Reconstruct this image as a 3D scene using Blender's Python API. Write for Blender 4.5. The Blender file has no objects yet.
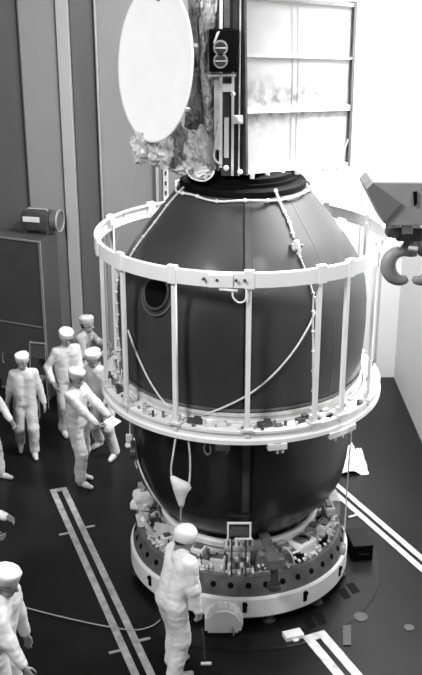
import bpy, bmesh, math, random
import numpy as np
from mathutils import Vector, Matrix, noise
random.seed(7)
PI = math.pi
R_ = math.radians
scn = bpy.context.scene
C = scn.collection

# ------------------------------------------------------------------ camera
CAM = Vector((0, -10.97, 7.27)); PITCH = R_(21.0); F = 1000.0
cd = bpy.data.cameras.new('camera'); cam = bpy.data.objects.new('camera', cd); C.objects.link(cam)
cam.location = CAM; cam.rotation_euler = (PI/2 - PITCH, 0, 0)
cd.sensor_fit = 'VERTICAL'; cd.sensor_height = 24; cd.lens = F/675*24
cd.clip_start = .05; cd.clip_end = 200
scn.camera = cam
# ------------------------------------------------------------------ world, lights, exposure
w = bpy.data.worlds.new('world'); scn.world = w; w.use_nodes = True
w.node_tree.nodes['Background'].inputs[0].default_value = (1, 1, 1, 1)
w.node_tree.nodes['Background'].inputs[1].default_value = .13
def area(name, loc, target, size, power, size_y=None):
    l = bpy.data.lights.new(name, 'AREA'); l.energy = power; l.size = size
    if size_y: l.shape = 'RECTANGLE'; l.size_y = size_y
    o = bpy.data.objects.new(name, l); C.objects.link(o); o.location = loc
    o.rotation_euler = (Vector(target) - Vector(loc)).to_track_quat('-Z', 'Y').to_euler()
    return o
area('hall_flood', (-5.6, -8.0, 11.5), (-.4, 0, 2.5), 2.2, 1300)
area('side_flood', (1.9, 1.8, 9.3), (3.3, 3.4, 2.6), 1.4, 900)
area('front_flood', (2.4, -6.0, 10.5), (.8, 0, 2.0), 1.6, 130)
rf = area('right_fill', (3.0, .4, 8.3), (1.3, -.3, 2.6), 1.3, 380); rf.data.spread = R_(80)  # added unseen fill, brightens the right side of the capsule shell
scn.view_settings.view_transform = 'Standard'; scn.view_settings.look = 'None'
scn.view_settings.gamma = 1; scn.view_settings.use_curve_mapping = False
scn.view_settings.exposure = 0.0

# ------------------------------------------------------------------ measuring helpers
sP, cP = math.sin(PITCH), math.cos(PITCH)
def ray(px, py):
    u = (px-211)/F; v = (py-337.5)/F
    return Vector((u, cP - v*sP, -sP - v*cP))
def P(px, py, z=0.0):           # point at height z seen at a pixel of the survey photo
    d = ray(px, py); return CAM + d*((z-CAM.z)/d.z)
def Q(px, py, Y):               # point on the plane y=Y
    d = ray(px, py); return CAM + d*((Y-CAM.y)/d.y)

# ------------------------------------------------------------------ materials
def mat(name, col, rough=.6, metal=0.0, spec=.5, var=0.0, vscale=3.0, bump=0.0, bscale=20.0, coat=0, stretch=(1,1,1)):
    m = bpy.data.materials.new(name); m.use_nodes = True
    nt = m.node_tree; b = nt.nodes['Principled BSDF']
    b.inputs['Base Color'].default_value = (col, col, col, 1)
    b.inputs['Roughness'].default_value = rough; b.inputs['Specular IOR Level'].default_value = spec; b.inputs['Metallic'].default_value = metal
    if coat: b.inputs['Coat Weight'].default_value = coat; b.inputs['Coat Roughness'].default_value = .15
    tc = nt.nodes.new('ShaderNodeTexCoord'); mp = nt.nodes.new('ShaderNodeMapping')
    mp.inputs['Scale'].default_value = stretch
    nt.links.new(tc.outputs['Object'], mp.inputs[0])
    n = nt.nodes.new('ShaderNodeTexNoise'); n.inputs['Scale'].default_value = vscale; n.inputs['Detail'].default_value = 6
    nt.links.new(mp.outputs[0], n.inputs['Vector'])
    r = nt.nodes.new('ShaderNodeMapRange')
    r.inputs['From Min'].default_value = .3; r.inputs['From Max'].default_value = .7
    r.inputs['To Min'].default_value = col*(1-var); r.inputs['To Max'].default_value = min(1, col*(1+var))
    nt.links.new(n.outputs['Fac'], r.inputs['Value']); nt.links.new(r.outputs[0], b.inputs['Base Color'])
    if bump:
        n2 = nt.nodes.new('ShaderNodeTexNoise'); n2.inputs['Scale'].default_value = bscale; n2.inputs['Detail'].default_value = 5
        nt.links.new(mp.outputs[0], n2.inputs['Vector'])
        bp = nt.nodes.new('ShaderNodeBump'); bp.inputs['Strength'].default_value = bump; bp.inputs['Distance'].default_value = .02
        nt.links.new(n2.outputs['Fac'], bp.inputs['Height']); nt.links.new(bp.outputs[0], b.inputs['Normal'])
    return m
M = dict(
    floor=mat('floor_paint', .0055, .32, spec=.25, var=.5, vscale=.9, bump=.08, bscale=6),
    disc=mat('turntable_steel', .006, .30, spec=.25, var=.5, vscale=2.0),
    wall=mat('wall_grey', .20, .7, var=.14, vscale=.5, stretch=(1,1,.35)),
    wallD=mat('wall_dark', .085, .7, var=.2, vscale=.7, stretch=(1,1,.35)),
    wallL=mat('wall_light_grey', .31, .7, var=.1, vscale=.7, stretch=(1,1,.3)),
    wallW=mat('wall_brightened', .86, .6, var=.04, vscale=.6),  # paler than the other walls: strong light from the right put into the colour
    groove=mat('groove_grey', .5, .6),
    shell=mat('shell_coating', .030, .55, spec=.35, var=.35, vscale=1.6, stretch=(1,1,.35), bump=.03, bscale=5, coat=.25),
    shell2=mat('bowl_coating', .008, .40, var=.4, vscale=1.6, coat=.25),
    strip=mat('seam_strip', .045, .35, var=.2),
    black=mat('black_void', .002, .7, spec=.1),
    white=mat('white_enamel', .78, .4, var=.05, vscale=4),
    whiteD=mat('worn_white_enamel', .6, .45, var=.25, vscale=7),
    panel=mat('panel_sheet', .36, .45, var=.07, vscale=3.0),
    dish=mat('dish_white', .86, .5, var=.03),
    foil=mat('foil_blanket', .55, .42, metal=.15, var=.35, vscale=5, bump=.5, bscale=9),
    foilD=mat('foil_dark', .20, .45, metal=.2, var=.5, vscale=4, bump=.4, bscale=8),
    steel=mat('grey_steel', .15, .4, metal=.3, var=.25, vscale=8),
    steelD=mat('dark_steel', .06, .4, metal=.2, var=.3, vscale=8),
    steelL=mat('light_steel', .45, .4, metal=.2, var=.2, vscale=8),
    rubber=mat('black_rubber', .004, .6, spec=.2),
    cable=mat('white_sleeve', .62, .6, var=.2, vscale=30),
    rope=mat('grey_rope', .30, .8, var=.2, vscale=40),
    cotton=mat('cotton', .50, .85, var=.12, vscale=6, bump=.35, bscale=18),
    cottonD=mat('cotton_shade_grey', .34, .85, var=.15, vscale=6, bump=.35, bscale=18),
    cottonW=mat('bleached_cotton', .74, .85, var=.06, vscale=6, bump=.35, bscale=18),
    skin=mat('skin', .27, .55, var=.08, vscale=10),
    hair=mat('dark_hair', .02, .6, var=.4, vscale=50),
    shoe=mat('pale_shoe', .40, .6, var=.15),
    shoeD=mat('dark_shoe', .05, .5),
    cab=mat('cabinet_paint', .062, .5, var=.12, vscale=1.5),
    cabedge=mat('cabinet_edge', .22, .45),
    track=mat('track_paint', .36, .6, var=.35, vscale=8),
    crane=mat('crane_paint', .30, .5, var=.2, vscale=5),
    craneD=mat('crane_dark', .17, .5),
    hook=mat('hook_steel', .24, .5, metal=.0, var=.2),
    paper=mat('paper', .7, .8),
    glass=mat('lens_glass', .5, .08, metal=.6),
    spot=mat('floor_spot', .03, .5),
)
# panel bands along the cross bar: dirt and its shadow painted into the colour
def stain_and_shade(m):
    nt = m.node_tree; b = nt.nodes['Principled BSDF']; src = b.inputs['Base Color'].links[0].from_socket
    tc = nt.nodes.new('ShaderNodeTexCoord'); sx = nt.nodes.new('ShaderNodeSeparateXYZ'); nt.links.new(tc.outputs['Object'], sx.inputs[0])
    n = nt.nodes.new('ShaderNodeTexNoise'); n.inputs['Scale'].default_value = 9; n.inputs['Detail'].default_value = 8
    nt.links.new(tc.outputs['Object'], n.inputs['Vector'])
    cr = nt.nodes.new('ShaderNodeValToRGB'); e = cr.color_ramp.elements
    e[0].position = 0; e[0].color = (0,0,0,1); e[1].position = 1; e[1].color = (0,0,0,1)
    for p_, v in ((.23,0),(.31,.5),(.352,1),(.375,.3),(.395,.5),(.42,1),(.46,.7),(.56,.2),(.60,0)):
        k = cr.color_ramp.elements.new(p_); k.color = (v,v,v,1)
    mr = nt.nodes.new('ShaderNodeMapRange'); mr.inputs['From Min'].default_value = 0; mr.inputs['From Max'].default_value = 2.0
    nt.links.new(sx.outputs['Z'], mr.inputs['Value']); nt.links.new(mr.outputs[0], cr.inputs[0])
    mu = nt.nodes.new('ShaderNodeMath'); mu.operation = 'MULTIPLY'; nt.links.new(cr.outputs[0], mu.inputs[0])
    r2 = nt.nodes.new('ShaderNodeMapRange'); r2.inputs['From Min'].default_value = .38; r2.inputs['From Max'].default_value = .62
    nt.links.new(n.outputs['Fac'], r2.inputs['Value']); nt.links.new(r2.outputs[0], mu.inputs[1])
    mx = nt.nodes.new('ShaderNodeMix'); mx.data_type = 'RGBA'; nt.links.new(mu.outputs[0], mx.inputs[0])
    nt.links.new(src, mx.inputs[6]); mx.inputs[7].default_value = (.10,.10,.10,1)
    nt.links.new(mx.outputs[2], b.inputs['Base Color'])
stain_and_shade(M['panel'])

# ------------------------------------------------------------------ mesh helpers
def obj(name, bm, m, parent=None, smooth=False, autos=None):
    me = bpy.data.meshes.new(name)
    bmesh.ops.recalc_face_normals(bm, faces=bm.faces[:]) if len(bm.faces) < 60000 else None
    bm.to_mesh(me); bm.free()
    me.materials.append(m)
    if smooth or autos:
        for p in me.polygons: p.use_smooth = True
    if autos:
        me.set_sharp_from_angle(angle=R_(autos))
    o = bpy.data.objects.new(name, me); C.objects.link(o)
    if parent: o.parent = parent
    return o
def tag(o, label=None, cat=None, group=None, kind=None):
    if label: o['label'] = label
    if cat: o['category'] = cat
    if group: o['group'] = group
    if kind: o['kind'] = kind
    return o
def thing(name, label, cat, loc=(0,0,0), rz=0, group=None):
    o = bpy.data.objects.new(name, None); C.objects.link(o)
    o.empty_display_size = .1
    o.location = loc; o.rotation_euler = (0,0,rz)
    return tag(o, label, cat, group)
def BM(): return bmesh.new()
def box(bm, c, s, rot=None, bev=0.0):
    r = bmesh.ops.create_cube(bm, size=1)
    vs = r['verts']
    mt = Matrix.Translation(Vector(c)) @ (rot.to_4x4() if rot else Matrix.Identity(4)) @ Matrix.Diagonal((s[0],s[1],s[2],1))
    bmesh.ops.transform(bm, matrix=mt, verts=vs)
    if bev:
        es = list({e for v in vs for e in v.link_edges})
        bmesh.ops.bevel(bm, geom=es, offset=bev, segments=2, affect='EDGES', profile=.6)
    return bm
def rz_(a): return Matrix.Rotation(a, 3, 'Z')
def lathe(bm, prof, n=96, a0=0, a1=2*PI, closed=False):
    """prof: list of (r,z). closed loops join last profile point to first."""
    full = abs(a1-a0-2*PI) < 1e-6
    cols = []
    for i in range(n if full else n+1):
        a = a0+(a1-a0)*i/n
        cols.append([bm.verts.new((r*math.sin(a), -r*math.cos(a), z)) for r, z in prof])
    m_ = len(prof)
    for i in range(n):
        c0 = cols[i]; c1 = cols[(i+1) % len(cols)]
        for j in range(m_ if closed else m_-1):
            k = (j+1) % m_
            try: bm.faces.new((c0[j], c1[j], c1[k], c0[k]))
            except ValueError: pass
    if closed and not full:
        bm.faces.new(cols[0]); bm.faces.new(cols[-1][::-1])
    bmesh.ops.remove_doubles(bm, verts=bm.verts[:], dist=1e-5)
    return bm
def catmull(pts, sub=6):
    pts = [Vector(p) for p in pts]
    if len(pts) < 3: return pts
    out = []
    for i in range(len(pts)-1):
        p0 = pts[max(i-1,0)]; p1 = pts[i]; p2 = pts[i+1]; p3 = pts[min(i+2,len(pts)-1)]
        for k in range(sub):
            t = k/sub
            out.append(.5*((2*p1)+(p2-p0)*t+(2*p0-5*p1+4*p2-p3)*t*t+(3*p1-p0-3*p2+p3)*t**3))
    out.append(pts[-1]); return out
def tube(bm, pts, r, n=8, smooth=0, cap=True):
    if smooth: pts = catmull(pts, smooth)
    pts = [Vector(p) for p in pts]
    rr = r if isinstance(r, (list, tuple)) else [r]*len(pts)
    up = None; rings = []
    for i, p in enumerate(pts):
        d = (pts[min(i+1,len(pts)-1)]-pts[max(i-1,0)]).normalized()
        if up is None:
            up = d.orthogonal().normalized()
        up = (up - d*up.dot(d)); up = up.normalized() if up.length > 1e-6 else d.orthogonal().normalized()
        s = d.cross(up)
        rings.append([bm.verts.new(p+(up*math.cos(2*PI*k/n)+s*math.sin(2*PI*k/n))*rr[i]) for k in range(n)])
    for a, b in zip(rings, rings[1:]):
        for k in range(n): bm.faces.new((a[k], a[(k+1)%n], b[(k+1)%n], b[k]))
    if cap: bm.faces.new(rings[0][::-1]); bm.faces.new(rings[-1])
    return bm
def cyl(bm, a, b, r, r2=None, n=16):
    return tube(bm, [a, b], [r, r if r2 is None else r2], n)
def ball(bm, c, r, sub=2, sc=(1,1,1)):
    q = bmesh.ops.create_icosphere(bm, subdivisions=sub, radius=r)
    bmesh.ops.transform(bm, matrix=Matrix.Translation(Vector(c)) @ Matrix.Diagonal((sc[0],sc[1],sc[2],1)), verts=q['verts'])
    return bm
def prism(bm, pts, off):       # polygon extruded by vector off
    off = Vector(off); a = [bm.verts.new(Vector(p)) for p in pts]; b = [bm.verts.new(Vector(p)+off) for p in pts]
    bm.faces.new(a); bm.faces.new(b[::-1]); n = len(a)
    for i in range(n): bm.faces.new((a[i], b[i], b[(i+1)%n], a[(i+1)%n]))
    return bm

# ================================================================== SETTING
YB = 5.93; XR = 3.36; XL = -7.0; HT = 13.0
fl = obj('floor', box(BM(), (0, -3, -.1), (16, 22, .2)), M['floor']); tag(fl, kind='structure')
xs = Q(232, 100, YB).x
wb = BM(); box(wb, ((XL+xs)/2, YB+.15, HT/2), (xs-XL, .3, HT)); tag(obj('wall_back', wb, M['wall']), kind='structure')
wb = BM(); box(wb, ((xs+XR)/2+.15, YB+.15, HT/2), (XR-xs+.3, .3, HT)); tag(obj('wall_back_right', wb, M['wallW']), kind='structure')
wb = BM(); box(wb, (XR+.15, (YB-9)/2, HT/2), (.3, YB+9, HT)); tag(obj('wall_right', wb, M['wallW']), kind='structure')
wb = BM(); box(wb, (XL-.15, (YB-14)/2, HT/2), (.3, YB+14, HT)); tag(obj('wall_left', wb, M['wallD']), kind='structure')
def xw(px, Y=YB): return Q(px, 0, Y).x
def strip(name, pxa, pxb, dep, m, z0=0, z1=HT):
    Y = YB-dep; a = xw(pxa, Y); b = xw(pxb, Y)
    return tag(obj(name, box(BM(), ((a+b)/2, YB-dep/2, (z0+z1)/2), (b-a, dep, z1-z0), bev=.01), m), kind='structure')
strip('trim_1', -60, 15, .05, M['wallD'])
strip('trim_2', 17, 54, .12, M['wall'])
strip('trim_3', 54.5, 67, .16, M['wallL'])
strip('trim_4', 68.5, 92, .04, M['wallD'])
strip('trim_5', 93.2, 95.2, .10, M['wallL'])
strip('trim_6', 152, 155, .10, M['wallL'])
strip('trim_7', 372, 373.5, .03, M['groove'])
strip('trim_8', 397, 399.5, .03, M['groove'])
strip('trim_12', 4, 14.5, .03, M['wall'])
strip('trim_9', 160, 165.5, .06, M['whiteD'])
tag(obj('baseboard_back', box(BM(), ((XL+xs)/2, YB-.02, .07), (xs-XL, .04, .14)), M['wallD']), kind='structure')
# perforations in the pale upright and rivet rows on the brightened wall
b = BM()
for k in range(40):
    c = Vector((xw(162.7, YB-.06), YB-.065, 2.6+k*.17)); box(b, c, (.035, .012, .07))
tag(obj('trim_10', b, M['steelD']), kind='structure')
b = BM()
for k in range(34):
    cyl(b, (xw(391), YB+.001, 1.5+k*.26), (xw(391), YB-.012, 1.5+k*.26), .018, n=10)
tag(obj('trim_11', b, M['groove']), kind='structure')

# ---- turntable and floor marks
CX = .352
turn = obj('turntable_disc', lathe(BM(), [(0,.0),(1.80,.0),(1.80,.003),(1.795,.005),(0,.005)], 128), M['floor'])
turn.location = (CX, 0, .0005); tag(turn, 'dark round turntable plate in the floor under the capsule stand', 'turntable')
obj('rim', lathe(BM(), [(1.80,.0),(1.815,.0),(1.815,.004),(1.80,.004)], 96, closed=True), M['disc'], turn)

def track(name, label, A, B, width, gap, ends=(True, True), ticks=()):
    A = Vector(A); B = Vector(B); d = (B-A).normalized(); s = Vector((-d.y, d.x, 0)); L = (B-A).length
    t = thing(name, label, 'floor track', A, math.atan2(d.y, d.x))
    for q in (-1, 1):
        obj('rail', box(BM(), (L/2, q*(gap/2+width/2), .007), (L, width, .012), bev=.002), M['track'], t)
    if ends[0]: obj('end_plate', box(BM(), (width/2, 0, .008), (width, gap-.002, .012)), M['track'], t)
    if ends[1]: obj('end_plate', box(BM(), (L-width/2, 0, .008), (width, gap-.002, .012)), M['track'], t)
    if ticks == (None,): ticks = [((P(x,y)-A).dot(d), sd_) for x, y, sd_ in ((66,534,-1),(90,527,1),(116,652,-1),(144,640,1))]
    else: ticks = [(k, -1) for k in ticks]
    for k, q in ticks:
            obj('clip', box(BM(), (k, q*(gap/2+width+.065), .007), (.035, .13, .012)), M['track'], t)
    return t
track('floor_track', 'long pale double rail in the floor left of the stand', P(58,489), P(150,690), .085, .075, (True, False), (None,))
track('floor_track', 'pale double rail in the floor running right from behind the capsule', P(318,474), P(440,580), .085, .06, (True, False), (1.25,))
track('floor_track', 'short pale double rail stub at the lower right front', P(313,634), P(366,697), .11, .07, (True, False))

def fmark(name, pts, m, label, cat, group=None, h=.004):
    o = obj(name, prism(BM(), pts, (0,0,-h)), m); tag(o, label, cat, group); return o
def fpoly(pp, z): return [P(x, y, z) for x, y in pp]
plate = [((346,584),(353,582),(360,591),(353,594)), ((338,590),(345,588),(351,597),(344,599)),
         ((314,614),(321,612),(327,622),(320,625)), ((304,618),(311,616),(316,626),(309,629))]
fl_lab = ['dark slotted floor plate right of the stand, farther right of its pair', 'dark slotted floor plate right of the stand, nearer left of its pair',
          'dark slotted floor plate in front of the stand, right of its pair', 'dark slotted floor plate in front of the stand, left of its pair']
for q, l in zip(plate, fl_lab):
    fmark('floor_plate', fpoly(q, .0100), M['black'], l, 'floor plate', 'dark slotted plates by the stand')
fmark('floor_plate', fpoly([(343,625),(351,625),(351,645),(343,645)], .013), M['spot'], 'grey rectangular floor plate near the short rail stub', 'floor plate')
def fdisc(px, py, r, m, label):
    c = P(px, py, .0)
    o = obj('inspection_lid', lathe(BM(), [(0,.001),(r,.001),(r,.008),(r*.9,.012),(0,.012)], 32), m)
    o.location = (c.x, c.y, .0); return tag(o, label, 'floor lid')
fdisc(360.5, 617, .085, M['spot'], 'larger round grey floor cap right of the stand')
fdisc(409, 628, .06, M['spot'], 'small round grey floor cap at the right edge')
t = thing('floor_stub', 'small pale block lying on the floor in front of the stand', 'block', P(293,637), .35)
obj('plate', box(BM(), (0,0,.03), (.22,.13,.06), bev=.006), M['white'], t)
obj('tab', box(BM(), (.0,-.075,.012), (.06,.05,.02)), M['whiteD'], t)

# ================================================================== CAPSULE
# profile: radius as a function of height
prof = [(0.0,.45),(.35,.50),(.58,.63),(.76,.76),(.92,.93),(1.09,1.12),(1.23,1.32),(1.29,1.55),(1.315,1.76),(1.33,2.0),(1.36,2.36),
        (1.385,2.62),(1.40,2.72),(1.42,3.0),(1.435,3.3),(1.43,3.6),(1.40,3.85),(1.335,4.04),(1.24,4.20),(1.125,4.37),(1.01,4.51),(.85,4.70),(.69,4.89)]
def rad(z):
    for (r0,z0),(r1,z1) in zip(prof, prof[1:]):
        if z0 <= z <= z1: return r0+(r1-r0)*(z-z0)/(z1-z0)
    return prof[-1][0] if z > prof[-1][1] else 0
def surf(px, py, off=.012):      # point on the capsule's skin along a ray
    d = ray(px, py).normalized(); best = None; bd = 9
    t = 7.5
    while t < 14:
        p = CAM+d*t; r = math.hypot(p.x-CX, p.y); k = r-rad(p.z)-off
        if k <= 0: return Vector((p.x-CX, p.y, p.z))
        if k < bd: bd = k; best = p
        t += .01
    return Vector((best.x-CX, best.y, best.z))
def pol(a, r, z): return Vector((r*math.sin(a), -r*math.cos(a), z))
cap = thing('space_capsule', 'huge dark round metal capsule with conical top resting in the ring stand', 'capsule', (CX,0,0))
top = catmull([Vector((r,0,z)) for r,z in prof if z >= 2.72], 4)
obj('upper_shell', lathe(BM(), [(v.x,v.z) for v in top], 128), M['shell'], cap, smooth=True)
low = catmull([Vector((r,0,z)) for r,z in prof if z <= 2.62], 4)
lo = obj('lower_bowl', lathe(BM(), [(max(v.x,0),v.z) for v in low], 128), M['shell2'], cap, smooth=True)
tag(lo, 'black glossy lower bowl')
obj('flange', lathe(BM(), [(1.375,2.61),(1.43,2.61),(1.43,2.64),(1.415,2.66),(1.415,2.70),(1.43,2.71),(1.43,2.74),(1.39,2.74)], 128, closed=True), M['whiteD'], cap, autos=30)
obj('shell_band', lathe(BM(), [(1.408,2.76),(1.416,2.76),(1.421,2.79),(1.412,2.79)], 128, closed=True), M['steel'], cap, autos=30)
# collar
obj('collar', lathe(BM(), [(.66,4.87),(.70,4.875),(.705,4.90),(.70,4.94),(.68,4.96),(.60,4.96)], 96), M['black'], cap, autos=30)
obj('top_plate', lathe(BM(), [(0,4.955),(.60,4.955),(.60,5.0),(0,5.0)], 64), M['black'], cap)
# vertical seam strips, following the skin
def seam(a, wdt, z0, z1, m, name='seam_strip', off=.006, parent=cap):
    b = BM(); n = 60; rows = []
    for i in range(n+1):
        z = z0+(z1-z0)*i/n; r = rad(z)
        da = wdt/2/max(r,.3)
        rows.append([b.verts.new(pol(a-da, r-.01, z)), b.verts.new(pol(a-da, r+off, z)), b.verts.new(pol(a+da, r+off, z)), b.verts.new(pol(a+da, r-.01, z))])
    for A, B in zip(rows, rows[1:]):
        for k in range(3): b.faces.new((A[k], A[k+1], B[k+1], B[k]))
    b.faces.new(rows[0]); b.faces.new(rows[-1][::-1])
    return obj(name, b, m, parent, autos=40)
seam(R_(1.2), .075, 2.76, 4.86, M['strip'])
seam(R_(-.6), .014, 2.76, 4.86, M['black'])
seam(R_(1.2), .075, .60, 2.45, M['strip'])
seam(R_(4.2), .012, .60, 2.45, M['black'])
for a in (42, 84, -70): seam(R_(a), .02, 2.76, 4.86, M['strip'], off=.003)
# porthole
pc = surf(157, 293, 0); ap = math.atan2(pc.x, -pc.y)
def on_shell(o, a, z, off=0):
    dr = (rad(z+.08)-rad(z-.08))/.16
    nrm = Vector((math.sin(a), -math.cos(a), -dr)).normalized()
    o.rotation_euler = nrm.to_track_quat('Z','Y').to_euler(); o.location = pol(a, rad(z), z)+nrm*off
pt = obj('porthole', lathe(BM(), [(.155,-.02),(.185,-.02),(.185,.012),(.178,.02),(.162,.02),(.155,.012)], 48, closed=True), M['strip'], cap, autos=35)
on_shell(pt, ap, pc.z, .005)
obj('pane', lathe(BM(), [(0,.010),(.158,.010),(.158,-.01),(0,-.01)], 48), M['black'], pt)
b = BM()
for k in range(16):
    a = k*PI/8; cyl(b, (.17*math.cos(a), .17*math.sin(a), .018), (.17*math.cos(a), .17*math.sin(a), .026), .005, n=6)
obj('bolt', b, M['steel'], pt)['kind'] = 'stuff'
# shallow lighter ring round the porthole, set a little lower
pr = obj('hatch_ring', lathe(BM(), [(.205,-.015),(.218,-.015),(.218,.008),(.205,.008)], 48, closed=True), M['steel'], cap, autos=35)
on_shell(pr, ap+.012, pc.z-.02, .0)
# cables on the skin
def skin_cable(name, pp, r, m, off=.02, beads=0, sm=5, parent=cap):
    pts = [surf(x, y, off) for x, y in pp]
    sp = catmull(pts, sm)
    o = obj(name, tube(BM(), sp, r, 8), m, parent, smooth=True)
    if beads:
        for k in range(beads):
            p = sp[int((k+.5)/beads*(len(sp)-1))]
            obj('cable_clip', ball(BM(), p, r*1.9, 1, (1,1,.8)), m, o, smooth=True)
    return o
b = BM(); ring = []
for i in range(97):
    a = 2*PI*i/96; ring.append(pol(a, .755+.012*math.sin(a*9), 4.865+.012*math.sin(a*7+1)))
hc = obj('collar_cable', tube(b, ring, .013, 8), M['cable'], cap, smooth=True)
for k in range(18):
    obj('cable_clip', ball(BM(), ring[int(k*96/18)], .026, 1), M['cable'], hc, smooth=True)
skin_cable('harness_cable', [(184,187),(170,202),(155,222),(141,240),(131,255),(127,262)], .013, M['cable'], .02, 6)
skin_cable('harness_cable', [(275,189),(281,205),(289,222),(294,238)], .014, M['cable'], .02, 5)
skin_cable('harness_cable', [(299,255),(306,272),(312,290),(317,310),(318,335),(314,352)], .011, M['rope'], .02, 7)
skin_cable('strap', [(315,312),(308,328),(293,352),(272,376),(248,395),(222,408),(203,415)], .011, M['cable'], .03)
skin_cable('strap', [(128,330),(136,352),(148,378),(160,397),(170,408)], .011, M['cable'], .03)
# connector box on the cone
cp = surf(296, 247, .03)
b = BM(); ball(b, cp, .05, 2, (1,1,1.1)); box(b, cp+Vector((0,-.02,.04)), (.05,.05,.07), bev=.008); box(b, cp+Vector((.03,-.01,-.05)), (.05,.05,.06), bev=.008)
o = obj('connector', b, M['cable'], cap); o['label'] = 'white taped cable connector'
for q in ((-.05,0,.02),(.055,0,.015),(0,-.03,-.02)):
    obj('plug', ball(BM(), cp+Vector(q), .024, 1), M['steel'], o)
# slack cable that drops round the bowl on the left
pts = [surf(x, y, .03) for x, y in ((134,438),(138,462),(148,486),(164,509),(184,526),(206,538))]
obj('hose', tube(BM(), catmull(pts, 5), .012, 8), M['cable'], cap, smooth=True)

# ================================================================== HANDLING FRAME (two rings with struts)
fr = thing('handling_frame', 'white cage of two big rings joined by upright struts round the capsule', 'frame', (CX,0,0))
RF = 1.64
obj('upper_ring', lathe(BM(), [(1.615,4.215),(1.665,4.215),(1.665,4.365),(1.615,4.365),(1.615,4.35),(1.65,4.35),(1.65,4.23),(1.615,4.23)], 128, closed=True), M['white'], fr, autos=30)
lrg = obj('lower_ring', lathe(BM(), [(1.45,2.49),(1.65,2.49),(1.65,2.535),(1.62,2.55),(1.62,2.60),(1.64,2.61),(1.64,2.64),(1.45,2.64)], 128, closed=True), M['white'], fr, autos=30)
def ang(px, py, r):     # cage angle that lands on a column of the photo (front half)
    best = None
    for i in range(-900, 901):
        a = R_(i/10); p = pol(a, r, 0)+Vector((CX,0,0))
        z = CAM.z + (p.y-CAM.y)*(ray(px,py).z/ray(px,py).y)
        dd = ray(px,py); t = (p.y-CAM.y)/dd.y
        e = abs((CAM+dd*t).x-p.x)
        if best is None or e < best[0]: best = (e, a)
    return best[1]
sang = [ang(x, y, 1.62) for x, y in ((103,300),(124,320),(175,360),(248,360),(317,350),(345,330),(372,330))]
sang += [R_(112), R_(138), R_(165), R_(-165), R_(-138), R_(-110)]
for i, a in enumerate(sang):
    w_ = .05
    b = BM()
    c = pol(a, 1.62, (4.22+2.64)/2); rot = rz_(a)
    box(b, c, (w_, .04, 4.36-2.64), rot, bev=.006)
    s = obj('strut', b, M['white'], fr)
    b = BM(); box(b, pol(a, 1.645, 4.30), (.10,.06,.19), rot, bev=.006)
    obj('clamp', b, M['white'], s)
    b = BM(); box(b, pol(a, 1.60, 2.655), (.13,.13,.03), rot, bev=.004); box(b, pol(a, 1.60, 2.70), (.075,.07,.07), rot, bev=.006)
    obj('foot', b, M['whiteD'], s)
# bolts, blocks and brackets along the lower ring
random.seed(3)
for k in range(44):
    a = R_(-96+k*192/43)+random.uniform(-.01,.01)
    b = BM(); h_ = random.choice((.03,.05,.07))
    r = random.choice((1.50,1.55,1.60))
    cyl(b, pol(a, r, 2.64), pol(a, r, 2.64+h_), random.uniform(.012,.024), n=10)
    if k % 3 == 0: box(b, pol(a+.03, r, 2.655), (.07,.05,.03), rz_(a+random.uniform(-.4,.4)), bev=.004)
    obj('bolt', b, random.choice((M['steel'],M['whiteD'],M['steelD'])), lrg)
for a in (-68,-47,-20,-10,8,24,34,50,66):
    b = BM(); box(b, pol(R_(a), 1.52, 2.665), (.16,.07,.05), rz_(R_(a+6)), bev=.008); box(b, pol(R_(a+1), 1.52, 2.70), (.07,.05,.04), rz_(R_(a)), bev=.006)
    obj('bracket', b, M['whiteD'] if a % 4 else M['steelD'], lrg)
# hanging lugs beneath the lower ring
for a, m in ((R_(13),'whiteD'),(R_(11),'whiteD'),(R_(-8),'steelD'),(R_(36),'whiteD'),(R_(40),'white'),(R_(45),'whiteD')):
    b = BM(); box(b, pol(a, 1.62, 2.455), (.15,.10,.07), rz_(a), bev=.008); cyl(b, pol(a+.02,1.63,2.43), pol(a+.02,1.63,2.37), .018, n=10)
    obj('lug', b, M[m], lrg)
# black slot plates on the right of the ring top
for a in (R_(31), R_(37)):
    obj('slot_plate', box(BM(), pol(a, 1.53, 2.645), (.14,.08,.012), rz_(a+.5)), M['black'], lrg)
# little hook loop under the ring at centre-left, and hook gear on the upper ring
a = ang(208, 452, 1.55)
obj('hook_loop', tube(BM(), [pol(a,1.6,2.49), pol(a-.02,1.6,2.40), pol(a,1.6,2.33), pol(a+.025,1.6,2.36), pol(a+.02,1.6,2.45)], .01, 8, 6), M['steel'], lrg, smooth=True)
a = ang(236, 295, 1.66)
b = BM(); box(b, pol(a-.09, 1.675, 4.285), (.24,.03,.13), rz_(a), bev=.006)
ug = obj('release_plate', b, M['white'], fr)
for q in (-.19,-.11,0,.05):
    obj('bolt', cyl(BM(), pol(a+q,1.67,4.30), pol(a+q,1.705,4.30), .014, n=10), M['steelD'], ug)
obj('shackle', tube(BM(), [pol(a-.10,1.67,4.20), pol(a-.04,1.675,4.195), pol(a+.01,1.675,4.19)], .014, 8), M['white'], ug, smooth=True)
obj('shackle_hook', tube(BM(), [pol(a-.02,1.675,4.19), pol(a-.015,1.68,4.12), pol(a+.02,1.68,4.07), pol(a+.055,1.68,4.10), pol(a+.06,1.675,4.20)], .009, 8, 6), M['white'], ug, smooth=True)
# rear lattice pieces seen above the ring on the right and a white plate standing in for a glare stripe
b = BM(); pa = pol(R_(105), 1.62, 4.37); 
obj('glare_plate', prism(BM(), [Q(339,219,.15)-Vector((CX,0,0)), Q(346,221,.15)-Vector((CX,0,0)), Q(333,276,-.75)-Vector((CX,0,0)), Q(326,274,-.75)-Vector((CX,0,0))], (0,.035,.01)), M['white'], fr)
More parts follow.
